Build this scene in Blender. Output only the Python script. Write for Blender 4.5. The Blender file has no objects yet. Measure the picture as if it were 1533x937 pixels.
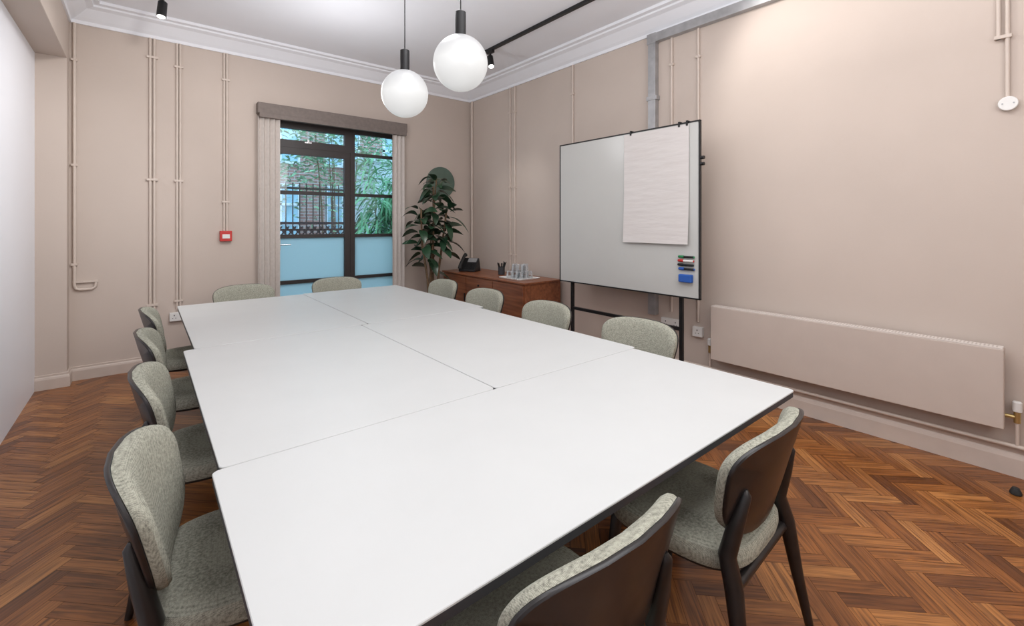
import bpy, bmesh, math, random
from mathutils import Vector, Matrix
random.seed(7)
scene=bpy.context.scene
COL=scene.collection
scene.view_settings.view_transform='Standard'
scene.view_settings.look='None'
scene.view_settings.exposure=0.0

# ---------------- materials ----------------
def nodes(name):
    m=bpy.data.materials.new(name); m.use_nodes=True
    nt=m.node_tree; nt.nodes.clear()
    out=nt.nodes.new('ShaderNodeOutputMaterial')
    return m,nt,out
def L(nt,a,b): nt.links.new(a,b)
def mat(name,col,rough=0.5,metal=0.0,var=0.06,scale=8.0,bump=0.0,bscale=60.0,spec=0.5,emit=0.0,coat=0.0):
    m,nt,out=nodes(name)
    p=nt.nodes.new('ShaderNodeBsdfPrincipled')
    tc=nt.nodes.new('ShaderNodeTexCoord')
    n=nt.nodes.new('ShaderNodeTexNoise'); n.inputs['Scale'].default_value=scale; n.inputs['Detail'].default_value=4
    L(nt,tc.outputs['Object'],n.inputs['Vector'])
    r=nt.nodes.new('ShaderNodeValToRGB')
    r.color_ramp.elements[0].position=0.3; r.color_ramp.elements[1].position=0.7
    r.color_ramp.elements[0].color=tuple(c*(1-var) for c in col)+(1,)
    r.color_ramp.elements[1].color=tuple(min(1,c*(1+var)) for c in col)+(1,)
    L(nt,n.outputs['Fac'],r.inputs['Fac'])
    L(nt,r.outputs['Color'],p.inputs['Base Color'])
    p.inputs['Roughness'].default_value=rough
    p.inputs['Metallic'].default_value=metal
    p.inputs['Specular IOR Level'].default_value=spec
    p.inputs['Coat Weight'].default_value=coat
    if emit>0:
        L(nt,r.outputs['Color'],p.inputs['Emission Color'])
        p.inputs['Emission Strength'].default_value=emit
    if bump>0:
        n2=nt.nodes.new('ShaderNodeTexNoise'); n2.inputs['Scale'].default_value=bscale; n2.inputs['Detail'].default_value=3
        L(nt,tc.outputs['Object'],n2.inputs['Vector'])
        b=nt.nodes.new('ShaderNodeBump'); b.inputs['Strength'].default_value=bump; b.inputs['Distance'].default_value=0.002
        L(nt,n2.outputs['Fac'],b.inputs['Height']); L(nt,b.outputs['Normal'],p.inputs['Normal'])
    L(nt,p.outputs['BSDF'],out.inputs['Surface'])
    return m

M={}
M['wall']=mat('wall_paint',(0.57,0.485,0.428),0.75,var=0.03,scale=1.5,bump=0.15,bscale=90,spec=0.25)
M['pipe']=mat('pipe_paint',(0.62,0.53,0.465),0.5,var=0.03,bump=0.1,bscale=40)
M['base']=mat('baseboard_paint',(0.59,0.50,0.44),0.45,var=0.04)
M['ceil']=mat('ceiling_paint',(0.87,0.88,0.92),0.85,var=0.015,scale=2)
M['white']=mat('white_panel',(0.90,0.91,0.96),0.4,var=0.01,scale=2)
M['table']=mat('table_laminate',(0.57,0.58,0.575),0.42,var=0.012,scale=5,spec=0.3)
M['edge']=mat('table_edge',(0.035,0.035,0.04),0.5)
M['darkwood']=mat('dark_stained_wood',(0.014,0.012,0.012),0.35,var=0.3,scale=20,coat=0.1)
M['black']=mat('black_metal',(0.012,0.012,0.013),0.4,metal=0.2)
M['frame']=mat('dark_window_metal',(0.035,0.028,0.027),0.45)
M['galv']=mat('galvanised_metal',(0.42,0.42,0.43),0.45,metal=0.6,var=0.12,scale=14)
M['chrome']=mat('chrome',(0.75,0.75,0.75),0.2,metal=1.0)
M['wplastic']=mat('white_plastic',(0.78,0.77,0.75),0.4,var=0.02)
M['board']=mat('whiteboard_enamel',(0.54,0.54,0.52),0.22,var=0.02,scale=2)
M['red']=mat('red_plastic',(0.55,0.03,0.025),0.4)
M['blue']=mat('blue_felt',(0.02,0.10,0.42),0.7)
M['green']=mat('green_plastic',(0.02,0.25,0.09),0.4)
M['radiator']=mat('radiator_paint',(0.56,0.475,0.42),0.45,var=0.02)
M['grille']=mat('radiator_grille',(0.68,0.62,0.58),0.5)
M['slot']=mat('radiator_slot',(0.50,0.44,0.40),0.6)
M['brass']=mat('brass',(0.6,0.45,0.2),0.35,metal=0.9)
M['blind']=mat('blind_fabric',(0.64,0.58,0.54),0.8,var=0.05,scale=30)
M['pelmet']=mat('pelmet_fabric',(0.19,0.155,0.138),0.7,var=0.1,scale=30)
M['pot']=mat('plant_pot_clay',(0.25,0.25,0.24),0.7)
M['soil']=mat('soil',(0.04,0.025,0.015),0.95,var=0.4,scale=60,bump=0.6)
M['trunk']=mat('plant_trunk',(0.16,0.10,0.055),0.8,var=0.3,scale=40,bump=0.4)
M['leaf']=mat('rubber_plant_leaf',(0.022,0.055,0.028),0.28,var=0.5,scale=5)
M['disc']=mat('green_wall_disc',(0.10,0.15,0.12),0.35,var=0.15,scale=6)
M['bamboo']=mat('bamboo_leaf',(0.16,0.42,0.22),0.5,var=0.6,scale=3)
M['ivy']=mat('ivy_leaf',(0.26,0.46,0.28),0.5,var=0.5,scale=3)
M['ext_pale']=mat('pale_render',(0.55,0.62,0.66),0.8)
M['ext_glass']=mat('exterior_window_glass',(0.35,0.55,0.68),0.15,var=0.3,scale=1.5)
M['ext_white']=mat('white_timber',(0.75,0.8,0.85),0.6)
M['paving']=mat('paving',(0.25,0.25,0.25),0.9,var=0.2,scale=3)
M['lattice']=mat('weathered_timber',(0.07,0.04,0.05),0.8)
M['rubber']=mat('black_rubber',(0.02,0.02,0.02),0.7)

m,nt,out=nodes('flipchart_paper_mat')
p=nt.nodes.new('ShaderNodeBsdfPrincipled'); p.inputs['Roughness'].default_value=0.8
tc=nt.nodes.new('ShaderNodeTexCoord'); mp=nt.nodes.new('ShaderNodeMapping'); mp.inputs['Scale'].default_value=(1,1.5,9)
n=nt.nodes.new('ShaderNodeTexNoise'); n.inputs['Scale'].default_value=2.2; n.inputs['Detail'].default_value=3
L(nt,tc.outputs['Object'],mp.inputs['Vector']); L(nt,mp.outputs['Vector'],n.inputs['Vector'])
r=nt.nodes.new('ShaderNodeValToRGB'); r.color_ramp.elements[0].color=(0.62,0.575,0.555,1); r.color_ramp.elements[1].color=(0.70,0.665,0.645,1)
b=nt.nodes.new('ShaderNodeBump'); b.inputs['Strength'].default_value=0.22; b.inputs['Distance'].default_value=0.02
L(nt,n.outputs['Fac'],r.inputs['Fac']); L(nt,r.outputs['Color'],p.inputs['Base Color'])
L(nt,n.outputs['Fac'],b.inputs['Height']); L(nt,b.outputs['Normal'],p.inputs['Normal'])
L(nt,p.outputs['BSDF'],out.inputs['Surface']); M['paper']=m

# fabric weave
m,nt,out=nodes('woven_fabric')
p=nt.nodes.new('ShaderNodeBsdfPrincipled'); p.inputs['Roughness'].default_value=0.9; p.inputs['Specular IOR Level'].default_value=0.15
tc=nt.nodes.new('ShaderNodeTexCoord')
ck=nt.nodes.new('ShaderNodeTexVoronoi'); ck.inputs['Scale'].default_value=360; ck.inputs['Randomness'].default_value=0.25
n=nt.nodes.new('ShaderNodeTexNoise'); n.inputs['Scale'].default_value=120; n.inputs['Detail'].default_value=2
L(nt,tc.outputs['Object'],ck.inputs['Vector']); L(nt,tc.outputs['Object'],n.inputs['Vector'])
mx=nt.nodes.new('ShaderNodeMath'); mx.operation='MULTIPLY'
L(nt,ck.outputs['Distance'],mx.inputs[0]); L(nt,n.outputs['Fac'],mx.inputs[1])
r=nt.nodes.new('ShaderNodeValToRGB')
r.color_ramp.elements[0].position=0.05; r.color_ramp.elements[1].position=0.42
r.color_ramp.elements[0].color=(0.48,0.475,0.39,1); r.color_ramp.elements[1].color=(0.18,0.18,0.148,1)
L(nt,mx.outputs[0],r.inputs['Fac']); L(nt,r.outputs['Color'],p.inputs['Base Color'])
b=nt.nodes.new('ShaderNodeBump'); b.inputs['Strength'].default_value=0.3; b.inputs['Distance'].default_value=0.002
L(nt,ck.outputs['Distance'],b.inputs['Height']); L(nt,b.outputs['Normal'],p.inputs['Normal'])
L(nt,p.outputs['BSDF'],out.inputs['Surface']); M['fabric']=m

# parquet
m,nt,out=nodes('herringbone_parquet')
p=nt.nodes.new('ShaderNodeBsdfPrincipled')
uv=nt.nodes.new('ShaderNodeUVMap'); uv.uv_map='UVMap'
mp=nt.nodes.new('ShaderNodeMapping'); mp.inputs['Scale'].default_value=(4,85,1)
n=nt.nodes.new('ShaderNodeTexNoise'); n.inputs['Scale'].default_value=1.0; n.inputs['Detail'].default_value=6; n.inputs['Distortion'].default_value=0.8
L(nt,uv.outputs['UV'],mp.inputs['Vector']); L(nt,mp.outputs['Vector'],n.inputs['Vector'])
at=nt.nodes.new('ShaderNodeAttribute'); at.attribute_name='plank'
r=nt.nodes.new('ShaderNodeValToRGB')
r.color_ramp.elements[0].position=0.0; r.color_ramp.elements[0].color=(0.15,0.050,0.013,1)
r.color_ramp.elements[1].position=1.0; r.color_ramp.elements[1].color=(0.47,0.205,0.060,1)
e=r.color_ramp.elements.new(0.5); e.color=(0.31,0.112,0.027,1)
L(nt,at.outputs['Fac'],r.inputs['Fac'])
r2=nt.nodes.new('ShaderNodeValToRGB')
r2.color_ramp.elements[0].position=0.30; r2.color_ramp.elements[0].color=(0.36,0.31,0.28,1)
r2.color_ramp.elements[1].position=0.62; r2.color_ramp.elements[1].color=(1.15,1.15,1.15,1)
L(nt,n.outputs['Fac'],r2.inputs['Fac'])
mm=nt.nodes.new('ShaderNodeMix'); mm.data_type='RGBA'; mm.blend_type='MULTIPLY'; mm.inputs[0].default_value=1.0
L(nt,r.outputs['Color'],mm.inputs[6]); L(nt,r2.outputs['Color'],mm.inputs[7])
tcf=nt.nodes.new('ShaderNodeTexCoord'); nf=nt.nodes.new('ShaderNodeTexNoise'); nf.inputs['Scale'].default_value=1.6; nf.inputs['Detail'].default_value=3
L(nt,tcf.outputs['Object'],nf.inputs['Vector'])
r3=nt.nodes.new('ShaderNodeValToRGB'); r3.color_ramp.elements[0].position=0.35; r3.color_ramp.elements[0].color=(0.78,0.74,0.72,1); r3.color_ramp.elements[1].position=0.65; r3.color_ramp.elements[1].color=(1.06,1.06,1.06,1)
L(nt,nf.outputs['Fac'],r3.inputs['Fac'])
m3=nt.nodes.new('ShaderNodeMix'); m3.data_type='RGBA'; m3.blend_type='MULTIPLY'; m3.inputs[0].default_value=1.0
L(nt,mm.outputs[2],m3.inputs[6]); L(nt,r3.outputs['Color'],m3.inputs[7])
L(nt,m3.outputs[2],p.inputs['Base Color'])
p.inputs['Roughness'].default_value=0.28
b=nt.nodes.new('ShaderNodeBump'); b.inputs['Strength'].default_value=0.2; b.inputs['Distance'].default_value=0.001
L(nt,n.outputs['Fac'],b.inputs['Height']); L(nt,b.outputs['Normal'],p.inputs['Normal'])
L(nt,p.outputs['BSDF'],out.inputs['Surface']); M['parquet']=m
M['gap']=mat('parquet_gap',(0.04,0.015,0.006),0.8)

# teak
m,nt,out=nodes('teak_wood')
p=nt.nodes.new('ShaderNodeBsdfPrincipled'); p.inputs['Roughness'].default_value=0.35
tc=nt.nodes.new('ShaderNodeTexCoord'); mp=nt.nodes.new('ShaderNodeMapping'); mp.inputs['Scale'].default_value=(30,2.5,30)
n=nt.nodes.new('ShaderNodeTexNoise'); n.inputs['Scale'].default_value=1.2; n.inputs['Detail'].default_value=5
L(nt,tc.outputs['Object'],mp.inputs['Vector']); L(nt,mp.outputs['Vector'],n.inputs['Vector'])
r=nt.nodes.new('ShaderNodeValToRGB'); r.color_ramp.elements[0].position=0.3; r.color_ramp.elements[1].position=0.7
r.color_ramp.elements[0].color=(0.16,0.05,0.022,1); r.color_ramp.elements[1].color=(0.31,0.11,0.048,1)
L(nt,n.outputs['Fac'],r.inputs['Fac']); L(nt,r.outputs['Color'],p.inputs['Base Color'])
L(nt,p.outputs['BSDF'],out.inputs['Surface']); M['teak']=m

# brick
m,nt,out=nodes('brickwork')
p=nt.nodes.new('ShaderNodeBsdfPrincipled'); p.inputs['Roughness'].default_value=0.9
tc=nt.nodes.new('ShaderNodeTexCoord'); mp=nt.nodes.new('ShaderNodeMapping'); mp.inputs['Rotation'].default_value=(math.radians(90),0,0)
bk=nt.nodes.new('ShaderNodeTexBrick'); bk.inputs['Scale'].default_value=1.0
bk.inputs['Brick Width'].default_value=0.23; bk.inputs['Row Height'].default_value=0.08; bk.inputs['Mortar Size'].default_value=0.008
bk.inputs['Color1'].default_value=(0.36,0.17,0.15,1); bk.inputs['Color2'].default_value=(0.45,0.26,0.23,1); bk.inputs['Mortar'].default_value=(0.5,0.48,0.48,1)
L(nt,tc.outputs['Object'],mp.inputs['Vector']); L(nt,mp.outputs['Vector'],bk.inputs['Vector']); L(nt,bk.outputs['Color'],p.inputs['Base Color'])
L(nt,p.outputs['BSDF'],out.inputs['Surface']); M['brick']=m

m,nt,out=nodes('clear_glazing')
t=nt.nodes.new('ShaderNodeBsdfTransparent'); t.inputs['Color'].default_value=(0.84,0.93,0.955,1)
g=nt.nodes.new('ShaderNodeBsdfGlossy'); g.inputs['Roughness'].default_value=0.02
mx=nt.nodes.new('ShaderNodeMixShader'); mx.inputs[0].default_value=0.06
L(nt,t.outputs[0],mx.inputs[1]); L(nt,g.outputs[0],mx.inputs[2]); L(nt,mx.outputs[0],out.inputs['Surface']); M['glass']=m
m,nt,out=nodes('tumbler_glass')
t=nt.nodes.new('ShaderNodeBsdfTransparent'); t.inputs['Color'].default_value=(0.95,0.96,0.97,1)
g=nt.nodes.new('ShaderNodeBsdfPrincipled'); g.inputs['Roughness'].default_value=0.08; g.inputs['Base Color'].default_value=(0.75,0.77,0.78,1)
fr=nt.nodes.new('ShaderNodeLayerWeight'); fr.inputs['Blend'].default_value=0.5
mx=nt.nodes.new('ShaderNodeMixShader')
L(nt,fr.outputs['Facing'],mx.inputs[0]); L(nt,t.outputs[0],mx.inputs[1]); L(nt,g.outputs[0],mx.inputs[2]); L(nt,mx.outputs[0],out.inputs['Surface']); M['tumbler']=m
m,nt,out=nodes('frosted_glazing')
t=nt.nodes.new('ShaderNodeBsdfTranslucent'); t.inputs['Color'].default_value=(0.70,0.86,0.90,1)
d=nt.nodes.new('ShaderNodeBsdfDiffuse'); d.inputs['Color'].default_value=(0.50,0.64,0.70,1)
mx=nt.nodes.new('ShaderNodeMixShader'); mx.inputs[0].default_value=0.2
L(nt,t.outputs[0],mx.inputs[1]); L(nt,d.outputs[0],mx.inputs[2]); L(nt,mx.outputs[0],out.inputs['Surface']); M['frost']=m
m,nt,out=nodes('opal_globe_glass')
p=nt.nodes.new('ShaderNodeBsdfPrincipled'); p.inputs['Base Color'].default_value=(0.20,0.20,0.20,1); p.inputs['Roughness'].default_value=0.3
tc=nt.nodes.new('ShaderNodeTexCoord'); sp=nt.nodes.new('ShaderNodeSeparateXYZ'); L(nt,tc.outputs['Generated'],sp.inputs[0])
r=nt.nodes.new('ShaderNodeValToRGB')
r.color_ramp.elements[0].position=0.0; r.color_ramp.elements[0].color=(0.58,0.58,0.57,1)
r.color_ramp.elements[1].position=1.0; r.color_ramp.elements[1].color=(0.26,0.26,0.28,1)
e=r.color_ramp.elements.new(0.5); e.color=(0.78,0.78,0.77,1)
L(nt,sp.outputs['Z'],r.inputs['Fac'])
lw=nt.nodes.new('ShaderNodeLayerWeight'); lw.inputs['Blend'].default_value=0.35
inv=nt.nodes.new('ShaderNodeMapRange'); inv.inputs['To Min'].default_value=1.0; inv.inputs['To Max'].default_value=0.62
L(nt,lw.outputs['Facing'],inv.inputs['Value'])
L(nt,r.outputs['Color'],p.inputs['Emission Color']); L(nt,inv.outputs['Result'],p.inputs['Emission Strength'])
L(nt,p.outputs['BSDF'],out.inputs['Surface']); M['globe']=m
M['lens']=mat('spot_lens',(1,0.95,0.9),0.3,emit=6.0)

# ---------------- mesh builder ----------------
class MB:
    def __init__(s): s.v=[]; s.f=[]; s.mi=[]
    def add(s,v,f,mi=0):
        o=len(s.v); s.v+= [tuple(a) for a in v]; s.f+=[tuple(o+i for i in q) for q in f]; s.mi+=[mi]*len(f); return s
    def box(s,a,b,mi=0,rot=None,c=None):
        x0,y0,z0=a; x1,y1,z1=b
        v=[Vector(q) for q in [(x0,y0,z0),(x1,y0,z0),(x1,y1,z0),(x0,y1,z0),(x0,y0,z1),(x1,y0,z1),(x1,y1,z1),(x0,y1,z1)]]
        if rot is not None:
            cc=Vector(c) if c else sum(v,Vector())/8
            v=[cc+rot@(q-cc) for q in v]
        return s.add(v,[(0,3,2,1),(4,5,6,7),(0,1,5,4),(1,2,6,5),(2,3,7,6),(3,0,4,7)],mi)
    def tube(s,pts,rad,n=12,mi=0,sx=1.0):
        pts=[Vector(q) for q in pts]
        if not hasattr(rad,'__len__'): rad=[rad]*len(pts)
        rings=[]; T0=(pts[1]-pts[0]).normalized()
        up=Vector((0,0,1)) if abs(T0.z)<0.9 else Vector((1,0,0))
        N=(up-T0*up.dot(T0)).normalized()
        for i,q in enumerate(pts):
            if i==0: T=T0
            elif i==len(pts)-1: T=(pts[i]-pts[i-1]).normalized()
            else: T=((pts[i]-pts[i-1]).normalized()+(pts[i+1]-pts[i]).normalized()).normalized()
            N=(N-T*N.dot(T)).normalized(); B=T.cross(N)
            rings.append([q+(N*math.cos(a)*sx+B*math.sin(a))*rad[i] for a in [2*math.pi*k/n for k in range(n)]])
        v=[q for rr in rings for q in rr]; f=[]
        for i in range(len(pts)-1):
            for k in range(n):
                f.append((i*n+k,i*n+(k+1)%n,(i+1)*n+(k+1)%n,(i+1)*n+k))
        f.append(tuple(reversed(range(n)))); f.append(tuple((len(pts)-1)*n+k for k in range(n)))
        return s.add(v,f,mi)
    def lathe(s,prof,c=(0,0,0),n=32,mi=0,cap=True):
        v=[];f=[]
        for (r_,z) in prof:
            for k in range(n):
                a=2*math.pi*k/n; v.append((c[0]+r_*math.cos(a),c[1]+r_*math.sin(a),c[2]+z))
        for i in range(len(prof)-1):
            for k in range(n): f.append((i*n+k,i*n+(k+1)%n,(i+1)*n+(k+1)%n,(i+1)*n+k))
        if cap:
            f.append(tuple(reversed(range(n)))); f.append(tuple((len(prof)-1)*n+k for k in range(n)))
        return s.add(v,f,mi)
    def rings(s,rl,mi=0,cap=True):
        n=len(rl[0]); v=[q for rr in rl for q in rr]; f=[]
        for i in range(len(rl)-1):
            for k in range(n): f.append((i*n+k,i*n+(k+1)%n,(i+1)*n+(k+1)%n,(i+1)*n+k))
        if cap:
            f.append(tuple(reversed(range(n)))); f.append(tuple((len(rl)-1)*n+k for k in range(n)))
        return s.add(v,f,mi)
    def obj(s,name,mats,parent=None,smooth=False,bevel=0,label=None,category=None,group=None,kind=None,subsurf=0,fix=True):
        vs=s.v
        loc=Vector((0,0,0))
        if parent is None:
            xs=[a[0] for a in vs]; ys=[a[1] for a in vs]; zs=[a[2] for a in vs]
            loc=Vector(((min(xs)+max(xs))/2,(min(ys)+max(ys))/2,min(zs)))
            vs=[(a[0]-loc.x,a[1]-loc.y,a[2]-loc.z) for a in vs]
        me=bpy.data.meshes.new(name); me.from_pydata(vs,[],s.f)
        if not isinstance(mats,(list,tuple)): mats=[mats]
        for q in mats: me.materials.append(M[q])
        for i,pl in enumerate(me.polygons):
            pl.material_index=s.mi[i]; pl.use_smooth=smooth
        if fix:
            bm=bmesh.new(); bm.from_mesh(me); bmesh.ops.recalc_face_normals(bm,faces=bm.faces); bm.to_mesh(me); bm.free()
        me.update()
        if smooth:
            try: me.set_sharp_from_angle(angle=math.radians(40))
            except Exception: pass
        o=bpy.data.objects.new(name,me); COL.objects.link(o); o.location=loc
        if parent is not None: o.parent=parent
        if bevel>0:
            b=o.modifiers.new('b','BEVEL'); b.width=bevel; b.segments=3; b.limit_method='ANGLE'; b.angle_limit=math.radians(40)
        if subsurf: 
            q=o.modifiers.new('s','SUBSURF'); q.levels=subsurf; q.render_levels=subsurf
        meta(o,label,category,group,kind)
        return o
def meta(o,label=None,category=None,group=None,kind=None):
    if label: o['label']=label
    if category: o['category']=category
    if group: o['group']=group
    if kind: o['kind']=kind
def empty(name,loc,label=None,category=None,group=None,kind=None,rz=0):
    e=bpy.data.objects.new(name,None); COL.objects.link(e); e.location=loc; e.rotation_euler=(0,0,rz); e.empty_display_size=0.1
    meta(e,label,category,group,kind); return e
def dup(root,loc,rz=0.0,label=None):
    r_=root.copy(); r_.location=loc; r_.rotation_euler=(0,0,rz); COL.objects.link(r_)
    for c in list(root.children):
        k=c.copy(); COL.objects.link(k); k.parent=r_
        for c2 in list(c.children):
            k2=c2.copy(); COL.objects.link(k2); k2.parent=k
    if label: r_['label']=label
    return r_

# ---------------- dimensions ----------------
XL,XR,YN,YB=-0.715,3.82,-1.6,5.67
ZC=3.41; HC=3.265; H=1.43
S='structure'
def build_floor():
    W=0.068; n=4
    bm=bmesh.new(); uvl=bm.loops.layers.uv.new('UVMap'); cl=bm.loops.layers.float_color.new('plank')
    ca=math.cos(math.radians(45)); cx,cy=1.5,2.0; g=0.0007
    R=int(6.5/W)
    def quad(x0,y0,x1,y1,horiz):
        mxx,myy=(x0+x1)/2,(y0+y1)/2
        wx=cx+(mxx-myy)*ca; wy=cy+(mxx+myy)*ca
        if wx<XL-0.3 or wx>XR+0.3 or wy<YN-0.3 or wy>YB+0.5: return
        ps=[(x0+g,y0+g),(x1-g,y0+g),(x1-g,y1-g),(x0+g,y1-g)]
        vs=[bm.verts.new((cx+(a-b_)*ca,cy+(a+b_)*ca,0)) for a,b_ in ps]
        f=bm.faces.new(vs); f.material_index=0
        ru,rv,rc=random.random()*20,random.random()*20,min(1,max(0,random.gauss(0.5,0.26)))
        for l,(a,b_) in zip(f.loops,ps):
            l[uvl].uv=((a if horiz else b_)+ru,(b_ if horiz else a)+rv)
            l[cl]=(rc,rc,rc,1)
    for j in range(-R,R):
        for i in range(-R,R):
            d=(i-j)%(2*n)
            if d==0: quad(i*W,j*W,(i+n)*W,(j+1)*W,True)
            elif d==2*n-1: quad(i*W,j*W,(i+1)*W,(j+n)*W,False)
    for co,no in [((XL,0,0),(-1,0,0)),((XR,0,0),(1,0,0)),((0,YN,0),(0,-1,0)),((0,YB+0.24,0),(0,1,0))]:
        bmesh.ops.bisect_plane(bm,geom=bm.verts[:]+bm.edges[:]+bm.faces[:],plane_co=co,plane_no=no,clear_outer=True)
    a=(XL,YN); b_=(XR,YB+0.24); z=-0.0015
    v=[bm.verts.new(q) for q in [(a[0],a[1],z),(b_[0],a[1],z),(b_[0],b_[1],z),(a[0],b_[1],z)]]
    f=bm.faces.new(v); f.material_index=1
    for f in bm.faces:
        if f.normal.z<0: f.normal_flip()
    me=bpy.data.meshes.new('floor'); bm.to_mesh(me); bm.free()
    me.materials.append(M['parquet']); me.materials.append(M['gap'])
    o=bpy.data.objects.new('floor',me); COL.objects.link(o)
    meta(o,'orange-brown herringbone parquet floor','floor',kind=S)
build_floor()
MB().box((XL-0.2,YN-0.2,ZC),(XR+0.2,YB+0.25,ZC+0.1)).obj('ceiling','ceil',label='plain white plastered ceiling',category='ceiling',kind=S)
OX0,OX1,OZ=0.99,2.715,2.63
MB().box((XL-0.2,YB,0),(OX0,YB+0.25,ZC)).box((OX1,YB,0),(XR,YB+0.25,ZC)).box((OX0,YB,OZ),(OX1,YB+0.25,ZC)).obj('wall_back','wall',label='taupe painted wall with the glazed door opening',category='wall',kind=S)
MB().box((XR,YN-0.2,0),(XR+0.2,YB+0.25,ZC)).obj('wall_right','wall',label='taupe painted wall behind whiteboard and radiator',category='wall',kind=S)
MB().box((XL-0.2,YN-0.2,0),(XR,YN,ZC)).obj('wall_near','wall',label='taupe painted wall',category='wall',kind=S)
MB().box((XL-0.2,YN,0),(XL,YB,2.87)).obj('wall_left','white',label='smooth white panelled partition wall',category='wall',kind=S)
MB().box((XL-0.2,YN,2.87),(-0.52,YB,ZC)).obj('trim_1','wall',label='taupe boxed ceiling beam over the white partition',category='beam',kind=S,bevel=0.004)
MB().box((XL,5.52,0),(-0.52,YB,2.87)).obj('trim_2','wall',label='taupe painted wall pier in the corner',category='pier',kind=S)
prof=[(0,HC-0.03),(0.015,HC-0.03),(0.02,HC),(0.05,HC+0.02),(0.085,HC+0.05),(0.125,HC+0.085),(0.17,HC+0.10),(0.175,HC+0.115),(0.215,HC+0.12),(0.22,ZC),(0,ZC)]
def sweep(poly,name,label,cat,mt,path):
    rl=[]
    for (px,py),(ox,oy) in path:
        rl.append([(px+ox*d,py+oy*d,z) for d,z in poly])
    MB().rings(rl).obj(name,mt,label=label,category=cat,kind=S)
sweep(prof,'trim_3','white moulded plaster ceiling cornice','cornice','ceil',[((-0.52,YN),(1,1)),((-0.52,YB),(1,-1)),((XR,YB),(-1,-1)),((XR,YN),(-1,1))])
bp=[(0,0),(0.022,0),(0.022,0.085),(0.018,0.10),(0.012,0.108),(0.012,0.122),(0,0.125)]
sweep(bp,'baseboard_back','taupe painted skirting board','baseboard','base',[((-0.52,YB),(0,-1)),((OX0,YB),(0,-1))])
sweep(bp,'baseboard_corner','taupe painted skirting board around the pier','baseboard','base',[((XL,5.52),(0,-1)),((-0.52,5.52),(1,-1)),((-0.52,YB),(1,-1))])
sweep(bp,'baseboard_side','taupe painted skirting board','baseboard','base',[((OX1,YB),(0,-1)),((XR,YB),(-1,-1))])
bp2=[(0,0),(0.03,0),(0.03,0.10),(0.024,0.12),(0.015,0.13),(0.015,0.155),(0,0.16)]
sweep(bp2,'baseboard_right','taupe painted deep skirting board','baseboard','base',[((XR,YB),(-1,-1)),((XR,YN),(-1,0))])

# ---------------- door & window ----------------
fy0,fy1=5.80,5.85
w=empty('window_1',(0,0,0),'dark metal framed glazing with clear and frosted panes','window',kind=S)
FX0,FX1,MX0,MX1=1.0,2.71,2.015,2.115
mb=MB()
mb.box((FX0,fy0,0),(FX0+0.06,fy1,2.63)).box((FX1-0.06,fy0,0),(FX1,fy1,2.63))
mb.box((FX0+.06,fy0,2.57),(FX1-.06,fy1,2.63)).box((MX0+0.04,fy0-.004,0.04),(MX1,fy1,2.57))
mb.box((FX0+.06,fy0-0.008,2.322),(MX0+0.04,fy1,2.41)).box((FX0+.06,fy0,0),(FX1-.06,fy1,0.04))
for z in (2.31,1.785,1.26,0.72): mb.box((MX1,fy0+0.01,z-0.02),(FX1-0.06,fy1,z+0.02))
mb.box((1.985,fy0-0.008,2.41),(MX0+0.04,fy1,2.545)).box((FX0+.06,fy0-0.008,2.545),(MX0+.04,fy1,2.57))
mb.obj('window_frame','frame',parent=w)
MB().box((FX0+.06,5.823,2.38),(MX0+.04,5.829,2.57)).obj('glass_pane','glass',parent=w)
MB().box((MX1,5.823,1.26),(FX1-.06,5.829,2.57)).obj('glass_pane','glass',parent=w)
MB().box((MX1,5.823,0.04),(FX1-.06,5.829,1.26)).obj('frosted_pane','frost',parent=w,label='frosted pale blue glass pane')
MB().box((1.50,5.775,2.385),(1.58,5.80,2.40)).box((1.53,5.765,2.39),(1.55,5.78,2.43)).obj('window_catch','chrome',parent=w,label='small chrome window catch')
d=empty('door_1',(0,0,0),'dark metal glazed door with frosted lower panel','door',kind=S)
mb=MB(); dx0,dx1=FX0+.06,MX0+.035
mb.box((dx0,fy0-.01,0.04),(dx0+.07,fy1-.01,2.32)).box((dx1-.07,fy0-.01,0.04),(dx1,fy1-.01,2.32)).box((dx0+.07,fy0-.01,2.24),(dx1-.07,fy1-.01,2.32)).box((dx0+.07,fy0-.01,.04),(dx1-.07,fy1-.01,.14))
for z in (1.785,1.265,0.72): mb.box((dx0+.07,fy0,z-0.022),(dx1-.07,fy1-.01,z+0.022))
mb.obj('door_frame','frame',parent=d)
MB().box((dx0+.07,5.82,1.265),(dx1-.07,5.826,2.24)).obj('glass_pane','glass',parent=d)
MB().box((dx0+.07,5.82,.14),(dx1-.07,5.826,1.265)).obj('frosted_pane','frost',parent=d,label='frosted pale blue glass panel')
MB().box((1.20,5.775,1.10),(1.235,5.79,1.24)).tube([(1.217,5.78,1.17),(1.217,5.745,1.17),(1.235,5.74,1.17),(1.34,5.74,1.17)],0.009).obj('door_handle','chrome',parent=d,smooth=True,label='chrome lever handle')
b=empty('vertical_blind',(0,0,0),'beige vertical blind drawn open beneath dark pelmet','blind')
MB().box((0.965,5.56,2.63),(2.735,5.668,2.75)).obj('pelmet','pelmet',parent=b,bevel=0.006)
MB().box((0.98,5.545,2.585),(2.72,5.60,2.635)).obj('headrail','pelmet',parent=b,bevel=0.003)
for (xa,xb,nm) in ((0.968,1.185,8),(2.53,2.725,7)):
    mb=MB()
    for i in range(nm):
        x=xa+(xb-xa)*(i+.5)/nm
        rot=Matrix.Rotation(math.radians(-50 if i%2 else 64),3,'Z')
        mb.box((x-0.028,5.60,0.06),(x+0.028,5.603,2.60),rot=rot)
    mb.obj('slat_stack','blind',parent=b)

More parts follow.
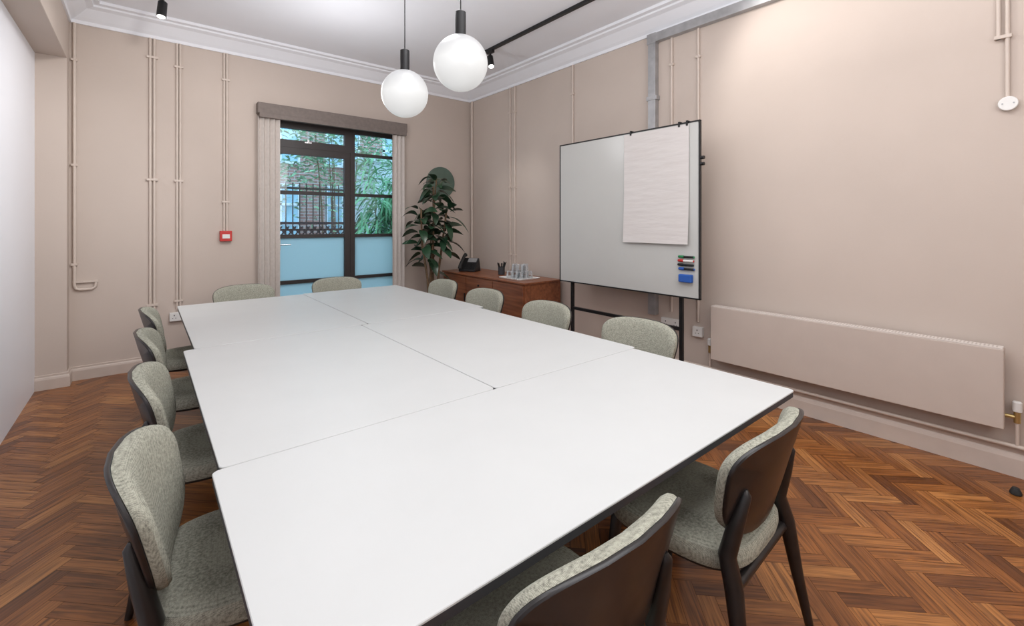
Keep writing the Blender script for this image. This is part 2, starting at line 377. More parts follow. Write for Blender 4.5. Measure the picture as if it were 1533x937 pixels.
# ---------------- conduits ----------------
def conduit(name,paths,label,clips=(),r=0.011,mt='pipe',cat='conduit',boxes=()):
    e=empty(name,paths[0][0],label,cat); o=Vector(paths[0][0])
    for p_ in paths:
        MB().tube([Vector(q)-o for q in p_],r,n=10).obj('pipe',mt,parent=e,smooth=True)
    for c,s_ in list(clips)+list(boxes):
        c=Vector(c)-o; MB().box((c.x-s_[0]/2,c.y-s_[1]/2,c.z-s_[2]/2),(c.x+s_[0]/2,c.y+s_[1]/2,c.z+s_[2]/2)).obj('pipe_clip',mt,parent=e,bevel=0.002)
    return e
yb=YB-0.012
cs=(0.045,0.028,0.02)
conduit('wall_conduit',[[(0.05,yb,HC-.03),(0.05,yb,0.55)],[(0.082,yb,HC-.03),(0.082,yb,0.55)]],'pair of taupe painted conduits running down the wall',[((0.066,yb,z),(0.09,0.028,0.022)) for z in (3.05,1.85,0.62)])
conduit('wall_conduit',[[(0.262,yb,HC-.03),(0.262,yb,0.55)],[(0.288,yb,HC-.03),(0.288,yb,0.55)]],'twin taupe painted conduits above the wall socket',[((0.275,yb,z),(0.075,0.028,0.02)) for z in (3.0,1.85,0.64)])
conduit('wall_conduit',[[(0.665,yb,HC-.03),(0.665,yb,1.34)],[(0.69,yb,HC-.03),(0.69,yb,1.34)]],'taupe painted conduit feeding the fire alarm point',[((0.678,yb,z),(0.07,0.028,0.02)) for z in (2.95,1.65)])
conduit('wall_conduit',[[(-0.485,yb,HC-.03),(-0.485,yb,0.86),(-0.475,yb,0.83),(-0.45,yb,0.82),(-0.37,yb,0.82),(-0.345,yb,0.84),(-0.34,yb,0.88)]],'taupe corner pipe with hooked end near the pier',[((-0.485,yb,z),cs) for z in (2.9,1.95,1.05)]+[((-0.41,yb,0.89),(0.17,0.02,0.018))],r=0.013)
def wc(y0,z0,label,z1=HC-.03,two=False,r=0.011,clips=(2.9,1.9,1.0)):
    xx=XR-0.012
    ps=[[(xx,y0,z1),(xx,y0,z0)]]
    if two: ps.append([(xx,y0-0.10,z1),(xx,y0-0.10,z0)])
    conduit('wall_conduit',ps,label,[((xx,y0+dy,z),(0.028,0.045,0.02)) for z in clips for dy in ((0,-0.10) if two else (0,)) if z>z0],r=r)
wc(4.70,0.80,'pair of taupe conduits above the sideboard',two=True)
wc(3.56,0.20,'single taupe conduit beside the whiteboard')
wc(2.31,0.60,'taupe conduit rising behind the whiteboard')
wc(2.05,0.55,'taupe conduit down to the wall socket')
conduit('wall_conduit',[[(XR-.017,5.60,HC-.03),(XR-.017,5.60,0.2)]],'taupe vertical pipe in the corner',r=0.018)
conduit('wall_conduit',[[(XR-.013,0.203,HC-.03),(XR-.013,0.203,2.13)],[(XR-.013,0.238,HC-.03),(XR-.013,0.238,2.48)]],'pale conduit ending at a round cover plate',[((XR-.014,0.22,2.49),(0.028,0.07,0.02))],r=0.010)
e=empty('wall_cover_plate',(XR,0.2,2.105),'round white cover plate at the end of conduit','cover plate')
MB().tube([(-0.0005,0,0),(-0.03,0,0)],0.04,n=40).obj('plate','wplastic',parent=e,smooth=True,bevel=0.004)
for sgn in (1,-1): MB().tube([(-0.028,sgn*0.022,0),(-0.032,sgn*0.022,0)],0.004,n=12).obj('screw','galv',parent=e)
mb=MB(); tx0,tx1=XR-0.06,XR-0.002
mb.box((tx0,2.455,0.55),(tx1,2.535,3.23)).box((tx0,YN+.01,3.15),(tx1,2.535,3.232))
mb.box((tx0-.004,2.44,2.6),(tx1,2.55,2.64)).box((tx0-.004,2.45,3.14),(tx1,2.545,3.236)).box((tx0-.004,2.44,1.0),(tx1,2.55,1.04))
mb.obj('cable_trunking','galv',label='galvanised metal cable trunking up the wall',category='cable trunking',bevel=0.003)
e=empty('fire_alarm_call_point',(0.678,YB,1.23),'red square fire alarm call point below conduit','fire alarm')
MB().box((-0.055,-0.045,0),(0.055,0.0,0.11)).obj('housing','red',parent=e,bevel=0.005)
MB().box((-0.034,-0.049,0.03),(0.034,-0.044,0.075)).obj('white_pane','wplastic',parent=e,bevel=0.002)
def socket(loc,axis,label,wd=0.15):
    e=empty('wall_socket',loc,label,'wall socket')
    def bx(u0,u1,d0,d1,z0,z1):
        return MB().box((u0,-d1,z0),(u1,-d0,z1)) if axis=='y' else MB().box((-d1,u0,z0),(-d0,u1,z1))
    bx(-wd/2,wd/2,0,.035,0,.086).obj('faceplate','wplastic',parent=e,bevel=0.004)
    for cx in ((-wd/4,wd/4) if wd>.1 else (0,)):
        for u0,u1,z0,z1 in ((-.004,.004,.052,.064),(-.016,-.009,.028,.034),(.009,.016,.028,.034)):
            bx(cx+u0,cx+u1,.034,.0365,z0,z1).obj('pin_hole','rubber',parent=e)
socket((0.275,YB,0.44),'y','white double wall socket under the conduits')
socket((XR,2.31,0.45),'x','white double wall socket behind the whiteboard stand',0.2)
socket((XR,2.05,0.42),'x','white single wall socket beside the radiator',0.09)
MB().tube([(3.30,YB-0.001,2.0),(3.30,YB-0.03,2.0)],0.225,n=48).obj('round_wall_mirror','disc',smooth=True,bevel=0.004,label='round green-grey wall disc behind the plant',category='wall decoration')

# ---------------- radiator ----------------
e=empty('radiator',(3.72,1.045,0.28),'long flat taupe radiator with perforated white top','radiator')
MB().box((-0.03,-0.835,0),(0.05,0.835,0.445)).obj('panel','radiator',parent=e,bevel=0.006)
mb=MB(); mb.box((-0.028,-0.83,0.445),(0.052,0.83,0.450))
for i in range(100):
    y=-0.81+i*0.0164
    mb.box((-0.012,y,0.4498),(0.042,y+0.007,0.4504),mi=1)
mb.obj('top_grille',['grille','slot'],parent=e)
for y in (-0.6,0.6): MB().box((0.05,y-0.02,0.05),(0.0995,y+0.02,0.40)).obj('bracket','radiator',parent=e)
e=empty('radiator_valve',(3.78,0.165,0.18),'white capped radiator valve with brass body and pipe','radiator valve')
MB().tube([(0,0,0.0),(0,0,0.13)],0.009,n=10).obj('pipe','pipe',parent=e,smooth=True)
MB().tube([(0,0,0.13),(0,0,0.19)],0.014).tube([(0,0,0.16),(0,0.05,0.16)],0.011).obj('body','brass',parent=e,smooth=True)
MB().tube([(0,0,0.19),(0,0,0.195),(0,0,0.245),(0,0,0.25)],[0.014,0.02,0.02,0.015]).obj('cap','wplastic',parent=e,smooth=True)
e2=dup(e,(3.78,1.93,0.18)); e2['label']='white capped radiator valve with brass body beside the sockets'
for c in e2.children:
    if 'body' in c.name: c.scale=(1,-1,1)
conduit('heating_pipe',[[(3.78,YN+.02,0.175),(3.78,3.1,0.175)],],'painted heating pipe running under the radiator',r=0.012,cat='pipe')
MB().lathe([(0.02,0),(0.024,0.004),(0.024,0.012),(0.016,0.03),(0.013,0.036)],c=(3.55,0.16,0.001),n=20).obj('door_stop','rubber',smooth=True,label='small black rubber door stop on the parquet',category='door stop')

# ---------------- tables ----------------
def rrect(x0,y0,x1,y1,r,k=6):
    pts=[]
    for cx,cy,a0 in ((x1-r,y1-r,0),(x0+r,y1-r,90),(x0+r,y0+r,180),(x1-r,y0+r,270)):
        for i in range(k+1):
            a=math.radians(a0+90*i/k); pts.append((cx+r*math.cos(a),cy+r*math.sin(a)))
    return pts
def table(x0,y0,x1,y1,label,cols,fx,fl):
    cx,cy=(x0+x1)/2,(y0+y1)/2; hx,hy=(x1-x0)/2-0.001,(y1-y0)/2-0.001
    e=empty('meeting_table',(cx,cy,0),label,'table',group='white meeting tables pushed together')
    def rl(ins,z): return [(a,b_,z) for a,b_ in rrect(-hx+ins,-hy+ins,hx-ins,hy-ins,0.02)]
    MB().rings([rl(0.0,0.730),rl(0,0.7335),rl(0.0015,0.735)]).obj('table_top','table',parent=e)
    MB().rings([rl(0.006,0.705),rl(0.0008,0.709),rl(0.0008,0.730)]).obj('edge_band','edge',parent=e,label='dark bevelled underside edge')
    for (px,py) in cols:
        MB().tube([(px-cx,py-cy,0.05),(px-cx,py-cy,0.705)],0.028,n=20).obj('column','black',parent=e,smooth=True)
        if fx: MB().box((px-cx-fl,py-cy-0.03,0.018),(px-cx+fl,py-cy+0.03,0.05)).obj('foot','black',parent=e,bevel=0.01)
        else: MB().box((px-cx-0.03,py-cy-fl,0.018),(px-cx+0.03,py-cy+fl,0.05)).obj('foot','black',parent=e,bevel=0.01)
        for s_ in (-1,1):
            q=(px-cx+(s_*(fl-0.04) if fx else 0),py-cy+(0 if fx else s_*(fl-0.04)))
            MB().lathe([(0.018,0),(0.02,0.003),(0.02,0.018)],c=(q[0],q[1],0),n=14).obj('glide','rubber',parent=e)
    x_0,x_1=min(c[0] for c in cols)-cx,max(c[0] for c in cols)-cx; y_0,y_1=min(c[1] for c in cols)-cy,max(c[1] for c in cols)-cy
    MB().box((x_0-0.015,y_0-0.015,0.66),(x_1+0.015,y_1+0.015,0.70)).obj('rail','black',parent=e)
table(.145,.705,2.095,1.505,'white laminate table set crosswise at the end of the run',[(.34,1.10),(1.89,1.13)],False,0.17)
table(.165,1.507,1.142,3.02,'white laminate rectangular table, long side to chairs',[(.72,1.78),(.72,2.75)],True,0.15)
table(1.144,1.507,2.125,3.02,'white laminate rectangular table, long side to chairs',[(1.60,1.78),(1.60,2.75)],True,0.15)
table(.215,3.026,1.195,4.67,'white laminate rectangular table near the glazed door',[(.72,3.30),(.72,4.30)],True,0.15)
table(1.198,3.022,2.175,4.70,'white laminate rectangular table near the potted plant',[(1.66,3.30),(1.66,4.30)],True,0.15)

# ---------------- chair ----------------
def chair():
    e=empty('meeting_chair',(0,0,0),'dark wood chair with grey-green woven upholstery','chair',group='upholstered chairs around the meeting tables')
    N=56
    def outl(s_,z,dz=0):
        pts=[]
        for k in range(N):
            a=2*math.pi*k/N; ca,sa=math.cos(a),math.sin(a); ex=2/3.6
            x=abs(ca)**ex*(1 if ca>0 else -1); y=abs(sa)**ex*(1 if sa>0 else -1)
            hw=0.245+0.015*y
            X=x*hw*s_; Y=y*0.235*s_
            pts.append((X,Y,z+0.012*(Y/0.235 if Y>0 else 0)*-0.3))
        return pts
    MB().rings([outl(.93,.415),outl(.985,.419),outl(1.0,.435),outl(.995,.455),outl(.96,.469),outl(.85,.476),outl(.55,.477),outl(.2,.475)]).obj('seat','fabric',parent=e,smooth=True)
    MB().rings([outl(.6,.395),outl(.88,.399),outl(.95,.407),outl(.955,.415)]).obj('seat_frame','darkwood',parent=e,smooth=True)
    def yc(x,z): return -0.215-0.27*(z-0.5)+0.85*x*x
    def ring(s_,off,zc=0.655,hz=0.155):
        pts=[]
        for k in range(N):
            a=2*math.pi*k/N; ca,sa=math.cos(a),math.sin(a); ex=2/(4.0 if sa>0 else 2.9)
            x=abs(ca)**ex*(1 if ca>0 else -1); y=abs(sa)**ex*(1 if sa>0 else -1)
            hw=0.252+0.030*y
            X=x*hw*s_; Z=zc+y*hz*s_+0.014*(1-(X/0.28)**2)*(1 if y>0 else -0.5)*abs(y)
            pts.append((X,yc(X,Z)+off,Z))
        return pts
    MB().rings([ring(.15,.043),ring(.5,.043),ring(.82,.041),ring(.93,.036),ring(.985,.024),ring(1.0,.010),ring(.99,.0)]).obj('backrest_pad','fabric',parent=e,smooth=True)
    MB().rings([ring(.15,0),ring(.985,0),ring(1.0,-.003),ring(1.0,-.010),ring(.985,-.014),ring(.5,-.015),ring(.15,-.015)]).obj('backrest_shell','darkwood',parent=e,smooth=True)
    for s_ in (-1,1):
        MB().tube([(s_*.235,.225,0),(s_*.215,.195,.25),(s_*.205,.18,.40),(s_*.20,.175,.408)],[.012,.018,.021,.020],n=14).obj('leg','darkwood',parent=e,smooth=True)
        xx=.205
        MB().tube([(s_*.265,-.29,0),(s_*.24,-.25,.22),(s_*.222,-.222,.40),(s_*.212,yc(.212,.48)-.028,.48),(s_*xx,yc(xx,.58)-.022,.58),(s_*.192,yc(.192,.66)-.016,.66),(s_*.19,yc(.19,.675)-.010,.675)],[.012,.019,.026,.025,.022,.015,.006],n=14).obj('leg','darkwood',parent=e,smooth=True)
    MB().tube([(-.215,-.215,.385),(.215,-.215,.385)],.016,n=10).obj('seat_rail','darkwood',parent=e,smooth=True)
    MB().tube([(-.20,.175,.385),(.20,.175,.385)],.014,n=10).obj('seat_rail','darkwood',parent=e,smooth=True)
    return e
ch=chair()
ch.location=(0.735,0.82,0); ch['label']='dark wood chair with woven seat at the crosswise table end'
R90=math.pi/2
dup(ch,(1.495,0.82,0),math.radians(3))
base='dark wood chair with grey-green woven upholstery along the white tables'
for y,x,a in ((1.555,.24,-7),(2.38,.265,-4),(3.24,.27,-1),(4.08,.285,0)):
    dup(ch,(x,y,0),-R90+math.radians(a),base)
for y,x,a in ((1.66,2.15,2),(2.49,2.14,-2),(3.31,2.165,1),(4.14,2.22,0)):
    dup(ch,(x,y,0),R90+math.radians(a),base)
for x,y,a in ((.77,4.80,3),(1.64,4.83,-2)):
    dup(ch,(x,y,0),math.pi+math.radians(a),'dark wood chair with woven upholstery facing away from glazed door')

# ---------------- whiteboard ----------------
e=empty('mobile_whiteboard',(3.46,2.63,0),'large white board on black wheeled stand against the wall','whiteboard')
y0,y1,z0,z1=1.843-2.63,3.415-2.63,.806,2.255
MB().box((-0.008,y0+.008,z0+.008),(0.008,y1-.008,z1-.008)).obj('writing_surface','board',parent=e)
t_=0.012
MB().box((-.013,y0,z0),(.015,y1,z0+t_)).box((-.013,y0,z1-t_),(.015,y1,z1)).box((-.013,y0,z0),(.015,y0+t_,z1)).box((-.013,y1-t_,z0),(.015,y1,z1)).obj('frame','black',parent=e,bevel=.002)
for y in (2.03-2.63,3.27-2.63):
    MB().box((0.02,y-.015,0.075),(0.05,y+.015,1.9)).obj('leg','black',parent=e,bevel=.003)
    MB().box((-0.22,y-.018,0.06),(0.27,y+.018,0.09)).obj('foot','black',parent=e,bevel=.004)
    for x in (-0.19,0.24):
        MB().tube([(x,y-.012,.027),(x,y+.012,.027)],.026,n=20).tube([(x,y,.03),(x,y,.062)],.008).obj('castor','rubber',parent=e,smooth=True)
MB().box((0.022,-.60,.52),(0.048,.64,.55)).obj('crossbar','black',parent=e,bevel=.003)
MB().box((0.022,-.60,1.5),(0.048,.64,1.53)).obj('crossbar','black',parent=e,bevel=.003)
for z in (1.95,1.9): MB().tube([(0.0,y0-.001,z),(0.0,y0-.03,z)],.014,n=16).obj('pivot_knob','black',parent=e,smooth=True)
mb=MB(); ny,nz=10,18; v=[];f=[]
for j in range(nz+1):
    for i in range(ny+1):
        yy=1.934+(2.575-1.934)*i/ny; zz=1.25+(2.235-1.25)*j/nz
        curl=(1-j/nz)**4*0.02
        v.append((3.4445-curl-0.002*math.sin(i*1.1+j*.7)*(1-j/nz)-0.002,yy,zz))
for j in range(nz):
    for i in range(ny): a=j*(ny+1)+i; f.append((a,a+1,a+ny+2,a+ny+1))
mb.add(v,f).obj('flipchart_paper','paper',smooth=True,label='blank flipchart sheet clipped to the white board',category='paper',fix=False)
for y in (2.50,2.02,1.95):
    MB().box((3.436,y-.008,2.222),(3.442,y+.008,2.262)).box((3.436,y-.008,2.257),(3.48,y+.008,2.264)).obj('paper_clip','black',label='small black clip on the whiteboard top edge',category='clip',group='clips on the whiteboard',bevel=.001)
for i,(c,z) in enumerate((('green',1.148),('red',1.115),('black',1.082),('blue',1.049))):
    pe=empty('marker_pen',(3.438,1.955+random.uniform(-.008,.008),z),c+' whiteboard marker held on the board','marker pen',group='marker pens on the whiteboard')
    MB().tube([(0,-.065,0),(0,.02,0)],.0095,n=14).obj('barrel','black' if i!=1 else 'wplastic',parent=pe,smooth=True)
    MB().tube([(0,.02,0),(0,.021,0),(0,.066,0),(0,.07,0)],[.0095,.0115,.0105,.007],n=14).obj('cap',c,parent=pe,smooth=True)
    MB().tube([(0,-.065,0),(0,-.07,0)],.008,n=12).obj('end_plug',c,parent=pe,smooth=True)
MB().box((3.415,1.90,.94),(3.4515,2.015,1.005)).obj('board_eraser','blue',label='blue felt board eraser stuck to whiteboard',category='board eraser',bevel=.008)

# ---------------- sideboard ----------------
e=empty('sideboard',(3.49,4.575,0),'low teak sideboard with drawers and tapered legs','sideboard')
MB().box((-.27,-.855,.18),(.28,.855,.75)).obj('body','teak',parent=e,bevel=.003)
MB().box((-.29,-.875,.748),(.285,.875,.768)).obj('top_board','teak',parent=e,bevel=.004)
for i,(a,b_) in enumerate(((-.84,-.29),(.29,.84))):
    dd=MB().box((-.285,a,.20),(-.27,b_,.735)).obj('door','teak',parent=e,bevel=.002)
    MB().box((-.295,(b_-.03 if i==0 else a+.01),.42),(-.285,(b_-.01 if i==0 else a+.03),.52)).obj('door_handle','darkwood',parent=dd)
for k in range(3):
    dz=.20+k*.18
    dd=MB().box((-.285,-.28,dz),(-.27,.28,dz+.172)).obj('drawer','teak',parent=e,bevel=.002)
    MB().tube([(-.285,0,dz+.09),(-.30,0,dz+.09)],.012,n=12).obj('knob','darkwood',parent=dd,smooth=True)
for x in (-.22,.22):
    for y in (-.75,.75): MB().tube([(x,y,0),(x,y,.18)],[.013,.022],n=14).obj('leg','darkwood',parent=e,smooth=True)
zt=.7685
e=empty('desk_phone',(3.44,5.12,zt),'black desk phone with handset on the sideboard','telephone',rz=math.radians(-60))
mb=MB(); v=[(-.12,-.10,0),(.12,-.10,0),(.12,.1,0),(-.12,.1,0),(-.12,-.10,.03),(.12,-.10,.03),(.12,.05,.18),(-.12,.05,.18)]
mb.add(v,[(0,3,2,1),(4,5,6,7),(0,1,5,4),(1,2,6,5),(2,3,7,6),(3,0,4,7)]).obj('phone_body','black',parent=e,bevel=.008)
def sl(x,t,h):
    return Vector((x,-.10+.15*t-h*.7,.03+.15*t+h*.7))
MB().tube([sl(-.085,-.05,.03),sl(-.085,.1,.05),sl(-.085,.9,.05),sl(-.085,1.1,.03)],[.028,.023,.020,.028],n=14).obj('handset','rubber',parent=e,smooth=True)
mb=MB(); a=[sl(-.03,.62,.002),sl(.10,.62,.002),sl(.10,.95,.002),sl(-.03,.95,.002)]
mb.add(a,[(0,1,2,3)]).obj('screen','galv',parent=e)
for i in range(3):
    for j in range(4):
        c=sl(-.015+i*.034,.12+j*.12,.003); MB().box((c.x-.010,c.y-.005,c.z-.003),(c.x+.010,c.y+.005,c.z+.004)).obj('key','rubber',parent=e)
e=empty('pen_pot',(3.52,4.52,zt),'black mesh pot full of pens on the sideboard','pen holder')
MB().lathe([(.038,0),(.042,.002),(.044,.10),(.041,.10),(.039,.006)],n=28).obj('pot','edge',parent=e,smooth=True)
for i in range(11):
    a=i*2.4; r_=.018+.004*(i%3)
    MB().tube([(r_*.5*math.cos(a),r_*.5*math.sin(a),.008),(r_*2.3*math.cos(a),r_*2.3*math.sin(a),.14+.012*(i%3))],.0055,n=8).obj('pen','black',parent=e,smooth=True)
MB().rings([[(3.46+a,4.10+b_,z) for a,b_ in rrect(-.17+i,-.2+i,.17-i,.2-i,.03)] for i,z in ((.008,zt),(0,zt+.012),(.004,zt+.012),(.01,zt+.004))]).obj('serving_tray','wplastic',label='shallow pale tray under glasses on the sideboard',category='tray')
gl=None
for i in range(3):
    for j in range(3):
        loc=(3.375+.085*j+.01*(i%2),4.01+.085*i,zt+.0045)
        for lv in range(2 if (i==1 or (i==2 and j==1) or (i==0 and j==1)) else 1):
            if gl is None:
                mb=MB(); pr=[(.034,0),(.036,.002),(.037,.02),(.033,.045),(.030,.075),(.028,.08),(.024,.078),(.028,.072),(.031,.045),(.034,.02),(.033,.003)]
                gl=mb.lathe(pr,n=20,cap=False,c=(loc[0],loc[1],loc[2])).obj('glass_tumbler','tumbler',smooth=True,label='clear glass tumbler stacked on the pale tray',category='drinking glass',group='tumblers on the sideboard')
            else:
                o=gl.copy(); o.location=(loc[0],loc[1],loc[2]+lv*.0803); COL.objects.link(o)

# ---------------- plant ----------------
def leafmesh(mb,base,dirv,ln,wd,droop=.3,seg=6):
    dirv=Vector(dirv).normalized(); side=dirv.cross(Vector((0,0,1)))
    if side.length<.05: side=Vector((1,0,0))
    side.normalize(); up=side.cross(dirv)
    a=random.uniform(-.8,.8); side2=side*math.cos(a)+up*math.sin(a)
    v=[];f=[]
    for i in range(seg+1):
        t=i/seg; c=Vector(base)+dirv*ln*t-Vector((0,0,1))*droop*ln*t*t
        w_=wd*math.sin(math.pi*min(1,(t*.93+.05)))**.75
        v+=[c-side2*w_/2+up*w_*.12,c,c+side2*w_/2+up*w_*.12]
    for i in range(seg):
        o=i*3; f+=[(o,o+1,o+4,o+3),(o+1,o+2,o+5,o+4)]
    mb.add(v,f)
e=empty('potted_rubber_plant',(2.90,5.18,0),'tall rubber plant with large dark glossy leaves by the sideboard','potted plant')
MB().lathe([(.12,0),(.155,.02),(.17,.28),(.165,.29),(.155,.28),(.15,.25)],n=32).obj('pot','pot',parent=e,smooth=True)
MB().tube([(0,0,.245),(0,0,.255)],.152,n=28).obj('soil','soil',parent=e)
stems=[[(0,0,.25),(-.02,.02,.7),(.01,0,1.2),(.04,.02,1.7),(.06,0,2.0)],[(.04,-.03,.25),(.08,-.02,.8),(.16,0,1.25),(.20,-.03,1.62)],[(-.05,0,.25),(-.08,-.02,.7),(-.16,-.02,1.15),(-.18,-.03,1.6)],[(.02,.04,.25),(.04,.05,.6),(-.02,.05,.95),(.0,.03,1.25)]]
for s_ in stems: MB().tube(s_,[.018,.016,.014,.011,.008][:len(s_)],n=8).obj('stem','trunk',parent=e,smooth=True)
MB().tube([(.03,.03,.25),(.03,.03,1.9)],.012,n=8).obj('support_stake','trunk',parent=e)
mb=MB()
def interp(s_,t):
    k=t*(len(s_)-1); i=min(int(k),len(s_)-2); return Vector(s_[i]).lerp(Vector(s_[i+1]),k-i)
for si,s_ in enumerate(stems):
    nn=(44,24,26,8)[si]
    for i in range(nn):
        t=.5+.5*i/(nn-1)
        b_=interp(s_,t); a=i*2.4+random.uniform(-.4,.4)
        up=.1+ .5*(t>.9)+random.uniform(-.25,.35)
        leafmesh(mb,b_+Vector((math.cos(a)*.05,math.sin(a)*.05,0)),(math.cos(a),math.sin(a),up),random.uniform(.17,.26),random.uniform(.10,.14),random.uniform(.25,.9))
mb.obj('foliage','leaf',parent=e,smooth=True)

# ---------------- pendants & spots ----------------
def pendant(x,y,z,label):
    e=empty('pendant_lamp',(x,y,z),label,'pendant lamp',group='globe pendants over the tables')
    R=.152; pr=[]
    for i in range(25):
        a=-math.pi/2+math.pi*i/24*.93+.0
        pr.append((max(.001,R*math.cos(a)),R*1.02*math.sin(a)))
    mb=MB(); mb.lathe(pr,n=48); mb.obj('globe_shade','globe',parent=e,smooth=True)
    MB().lathe([(.036,.135),(.036,.150),(.030,.152),(.030,.285),(.012,.295)],n=28).obj('lamp_holder','black',parent=e,smooth=True)
    MB().tube([(0,0,.29),(0,0,ZC-z-.02)],.004,n=8).obj('cord','black',parent=e)
    MB().lathe([(.05,ZC-z-.03),(.055,ZC-z-.025),(.055,ZC-z-.0005)],n=28).obj('ceiling_rose','black',parent=e,smooth=True)
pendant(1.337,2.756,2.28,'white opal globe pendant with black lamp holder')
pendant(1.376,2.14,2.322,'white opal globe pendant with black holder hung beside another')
def spotlight(x,y,tgt,label,zc=ZC-.03):
    e=empty('track_spotlight',(x,y,zc),label,'spotlight',group='black spotlights on ceiling tracks')
    tv=(Vector(tgt)-Vector((x,y,zc-.11))).normalized()
    MB().box((-.017,-.05,-.03),(.017,.05,-.001)).tube([(0,0,-.03),(0,0,-.10)],.008).obj('adapter','black',parent=e)
    c=Vector((0,0,-.12))
    MB().tube([c-tv*.07,c-tv*.065,c+tv*.07],[.028,.034,.036],n=24).obj('lamp_head','black',parent=e,smooth=True)
    MB().tube([c+tv*.0705,c+tv*.072],.03,n=24).obj('lens','lens',parent=e)
MB().box((3.035,-0.8,ZC-.03),(3.07,4.35,ZC-.001)).obj('ceiling_track','black',label='long black lighting track on the ceiling',category='lighting track')
MB().box((0.105,0.2,ZC-.03),(0.14,4.98,ZC-.001)).obj('ceiling_track','black',label='black lighting track near the white partition',category='lighting track')
spotlight(3.0525,4.12,(2.7,3.2,.8),'black track spotlight angled down, lit',zc=ZC-.031)
spotlight(0.1225,4.90,(-0.1,4.4,.5),'black track spotlight near the partition',zc=ZC-.031)

# ---------------- exterior ----------------
MB().box((-8,YB+.26,-.1),(16,22,-.02)).obj('ground','paving',label='grey paved yard outside the glazed door',category='ground',kind=S)
e=empty('brick_building',(3,12.5,-.02),'red brick building with white sash windows across the yard','building')
MB().box((-9,0,0),(9,.5,9)).obj('facade','brick',parent=e)
for x in (-2.2,-.35,1.2,2.8):
    for z in (.9,3.0,5.4):
        MB().box((x-.42,-.06,z),(x+.42,.02,z+1.5)).obj('window_glass','ext_glass',parent=e)
        mb=MB()
        for xx in (x-.45,x-.02,x+.41): mb.box((xx,-.1,z),(xx+.05,.01,z+1.5))
        for zz in (z-.06,z+.48,z+.98,z+1.47): mb.box((x-.45,-.1,zz),(x+.46,.01,zz+.06))
        mb.obj('window_bars','ext_white',parent=e)
MB().box((4.3,10.6,-.02),(8.5,12.4,2.9)).box((4.2,10.5,2.9),(8.6,12.4,3.05)).obj('garden_outbuilding','ext_pale',label='pale rendered low building beside the brick facade',category='building')
mb=MB()
for i in range(24): 
    x=.4+i*.1; mb.tube([(x,7.6,-.02),(x,7.6,2.05)],.009,n=6)
mb.box((.3,7.585,1.95),(2.75,7.615,1.98)).box((.3,7.585,1.3),(2.75,7.615,1.33)).box((.3,7.585,.1),(2.75,7.615,.13))
mb.obj('iron_railing','frame',label='black iron railing outside the glazed door',category='railing')
mb=MB()
for i in range(-6,23):
    x=.4+i*.1
    for sg in (-1,1):
        mb.box((x-.011,7.5+.01*sg-.004,.75),(x+.011,7.5+.01*sg+.004,1.45),rot=Matrix.Rotation(math.radians(40*sg),3,'Y'))
mb.box((-.6,7.48,1.40),(2.75,7.52,1.44)).box((-.6,7.48,.82),(2.75,7.52,.86)).box((-.6,7.48,-.02),(-.55,7.52,1.4)).box((2.70,7.48,-.02),(2.75,7.52,1.4))
mb.obj('lattice_panel','lattice',label='dark timber lattice panel in front of railing',category='fence')
def bush(name,label,cat,mt,c,n,spread,ln,wd,droop=.5,clampx=None):
    e=empty(name,(c[0],c[1],-.02),label,cat)
    mb=MB()
    for i in range(n):
        p_=Vector((max(-1.7*spread[0],random.gauss(0,spread[0])),random.gauss(0,spread[1]),c[2]+random.gauss(0,spread[2])))
        a=random.uniform(0,6.28)
        leafmesh(mb,p_,(math.cos(a),math.sin(a),random.uniform(-.3,.8)),ln*random.uniform(.6,1.2),wd,droop,seg=4)
    mb.obj('foliage',mt,parent=e,smooth=True)
    for i in range(7):
        x,y=random.gauss(0,spread[0]*.3),random.gauss(0,spread[1]*.3)
        MB().tube([(x,y,0),(x*1.2,y*1.2,c[2]*.6),(x*1.6,y*1.5,c[2]*1.1)],[.015,.012,.006],n=6).obj('stem','trunk',parent=e)
bush('bamboo_plant','arching green bamboo behind the glazing','bamboo','bamboo',(3.1,6.85,1.55),820,(.28,.12,.42),.36,.034,droop=.9)
bush('garden_tree','leafy tree branches overhanging the yard','tree','ivy',(3.1,9.3,3.0),3800,(1.0,.35,.7),.13,.042,droop=.3)

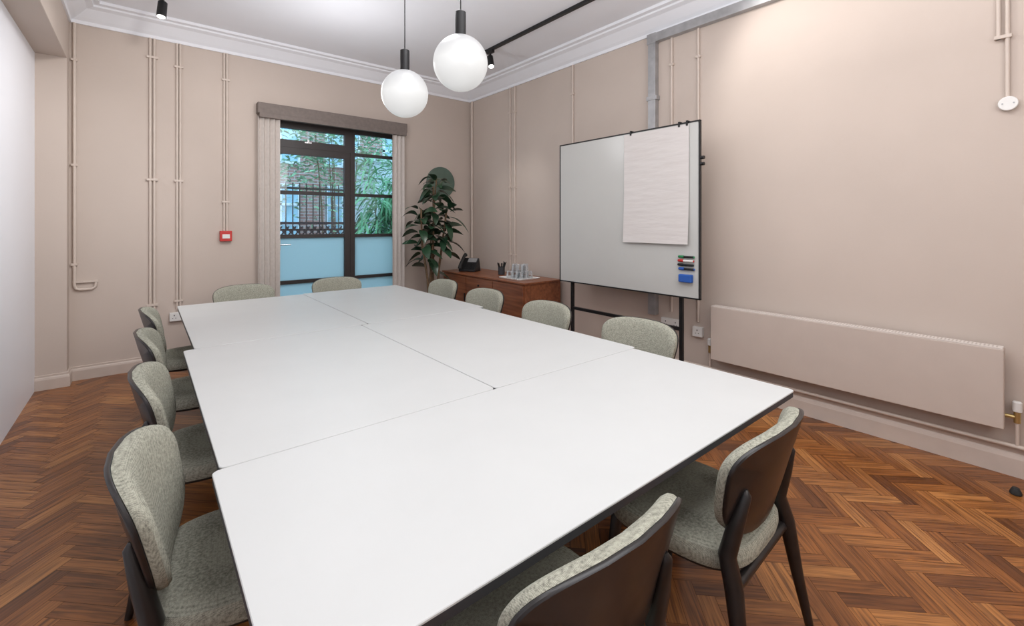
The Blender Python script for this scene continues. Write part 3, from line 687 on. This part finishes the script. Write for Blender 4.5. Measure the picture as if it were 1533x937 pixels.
# ---------------- lights ----------------
wd=bpy.data.worlds.new('World'); scene.world=wd; wd.use_nodes=True
nt=wd.node_tree; bg=nt.nodes['Background']; bg.inputs['Color'].default_value=(0.62,0.83,1.0,1); bg.inputs['Strength'].default_value=3.1
def area(loc,size,power,rot=(0,0,0),col=(1,1,1),sy=None):  # unseen fill areas added to brighten the room, no fittings modelled
    l=bpy.data.lights.new('fill_area','AREA'); l.energy=power; l.size=size; l.color=col
    if sy: l.shape='RECTANGLE'; l.size_y=sy
    o=bpy.data.objects.new('fill_area',l); COL.objects.link(o); o.location=loc; o.rotation_euler=rot
    return o
def point(loc,power,r=.25,col=(1,1,1)):  # added fill points in mid-air, no lamp stands there
    l=bpy.data.lights.new('fill_point','POINT'); l.energy=power; l.shadow_soft_size=r; l.color=col
    o=bpy.data.objects.new('fill_point',l); COL.objects.link(o); o.location=loc
def spot(loc,tgt,power,ang,blend=.4,r=.04,col=(1,.97,.93)):
    l=bpy.data.lights.new('spot_beam','SPOT'); l.energy=power; l.spot_size=math.radians(ang); l.spot_blend=blend; l.shadow_soft_size=r; l.color=col
    o=bpy.data.objects.new('spot_beam',l); COL.objects.link(o); o.location=loc
    o.rotation_euler=(Vector(tgt)-Vector(loc)).to_track_quat('-Z','Y').to_euler()
area((1.4,0.9,3.36),2.4,28,col=(1,.985,.97),sy=2.2)
area((1.6,-1.0,2.2),2.5,32,rot=(math.radians(80),0,0),col=(1,.99,.98),sy=1.5)  # added fill from behind the camera
area((1.5,0.6,2.5),2.0,48,rot=(math.pi,0,0),col=(.97,.98,1),sy=1.6)  # added upward fill to lift the ceiling
point((1.34,4.1,2.6),20,.3,col=(.98,.98,1))
point((1.34,2.45,2.95),16,.2)
point((0.35,1.3,2.3),8,.3,col=(.97,.98,1))
spot((0.9,3.8,3.2),(-0.7,4.9,1.4),60,80,.9,.15,col=(.98,.99,1))  # added spot without a fixture, brightens the white partition
spot((0.5,3.3,3.25),(0.1,5.6,1.6),60,95,.8,.1)
spot((3.0,4.0,3.2),(3.2,4.6,.8),25,80,.6)
spot((2.9,1.6,3.3),(3.8,0.9,2.4),34,105,.6,.08)

# ---------------- camera ----------------
cam=bpy.data.cameras.new('camera'); co=bpy.data.objects.new('camera',cam); COL.objects.link(co)
co.location=(0,0,H); th=math.radians(39.25); co.rotation_euler=(math.pi/2,0,-th)
cam.sensor_width=36; cam.lens=675/1533*36; cam.shift_y=-135.5/1533; cam.clip_start=0.02
scene.camera=co
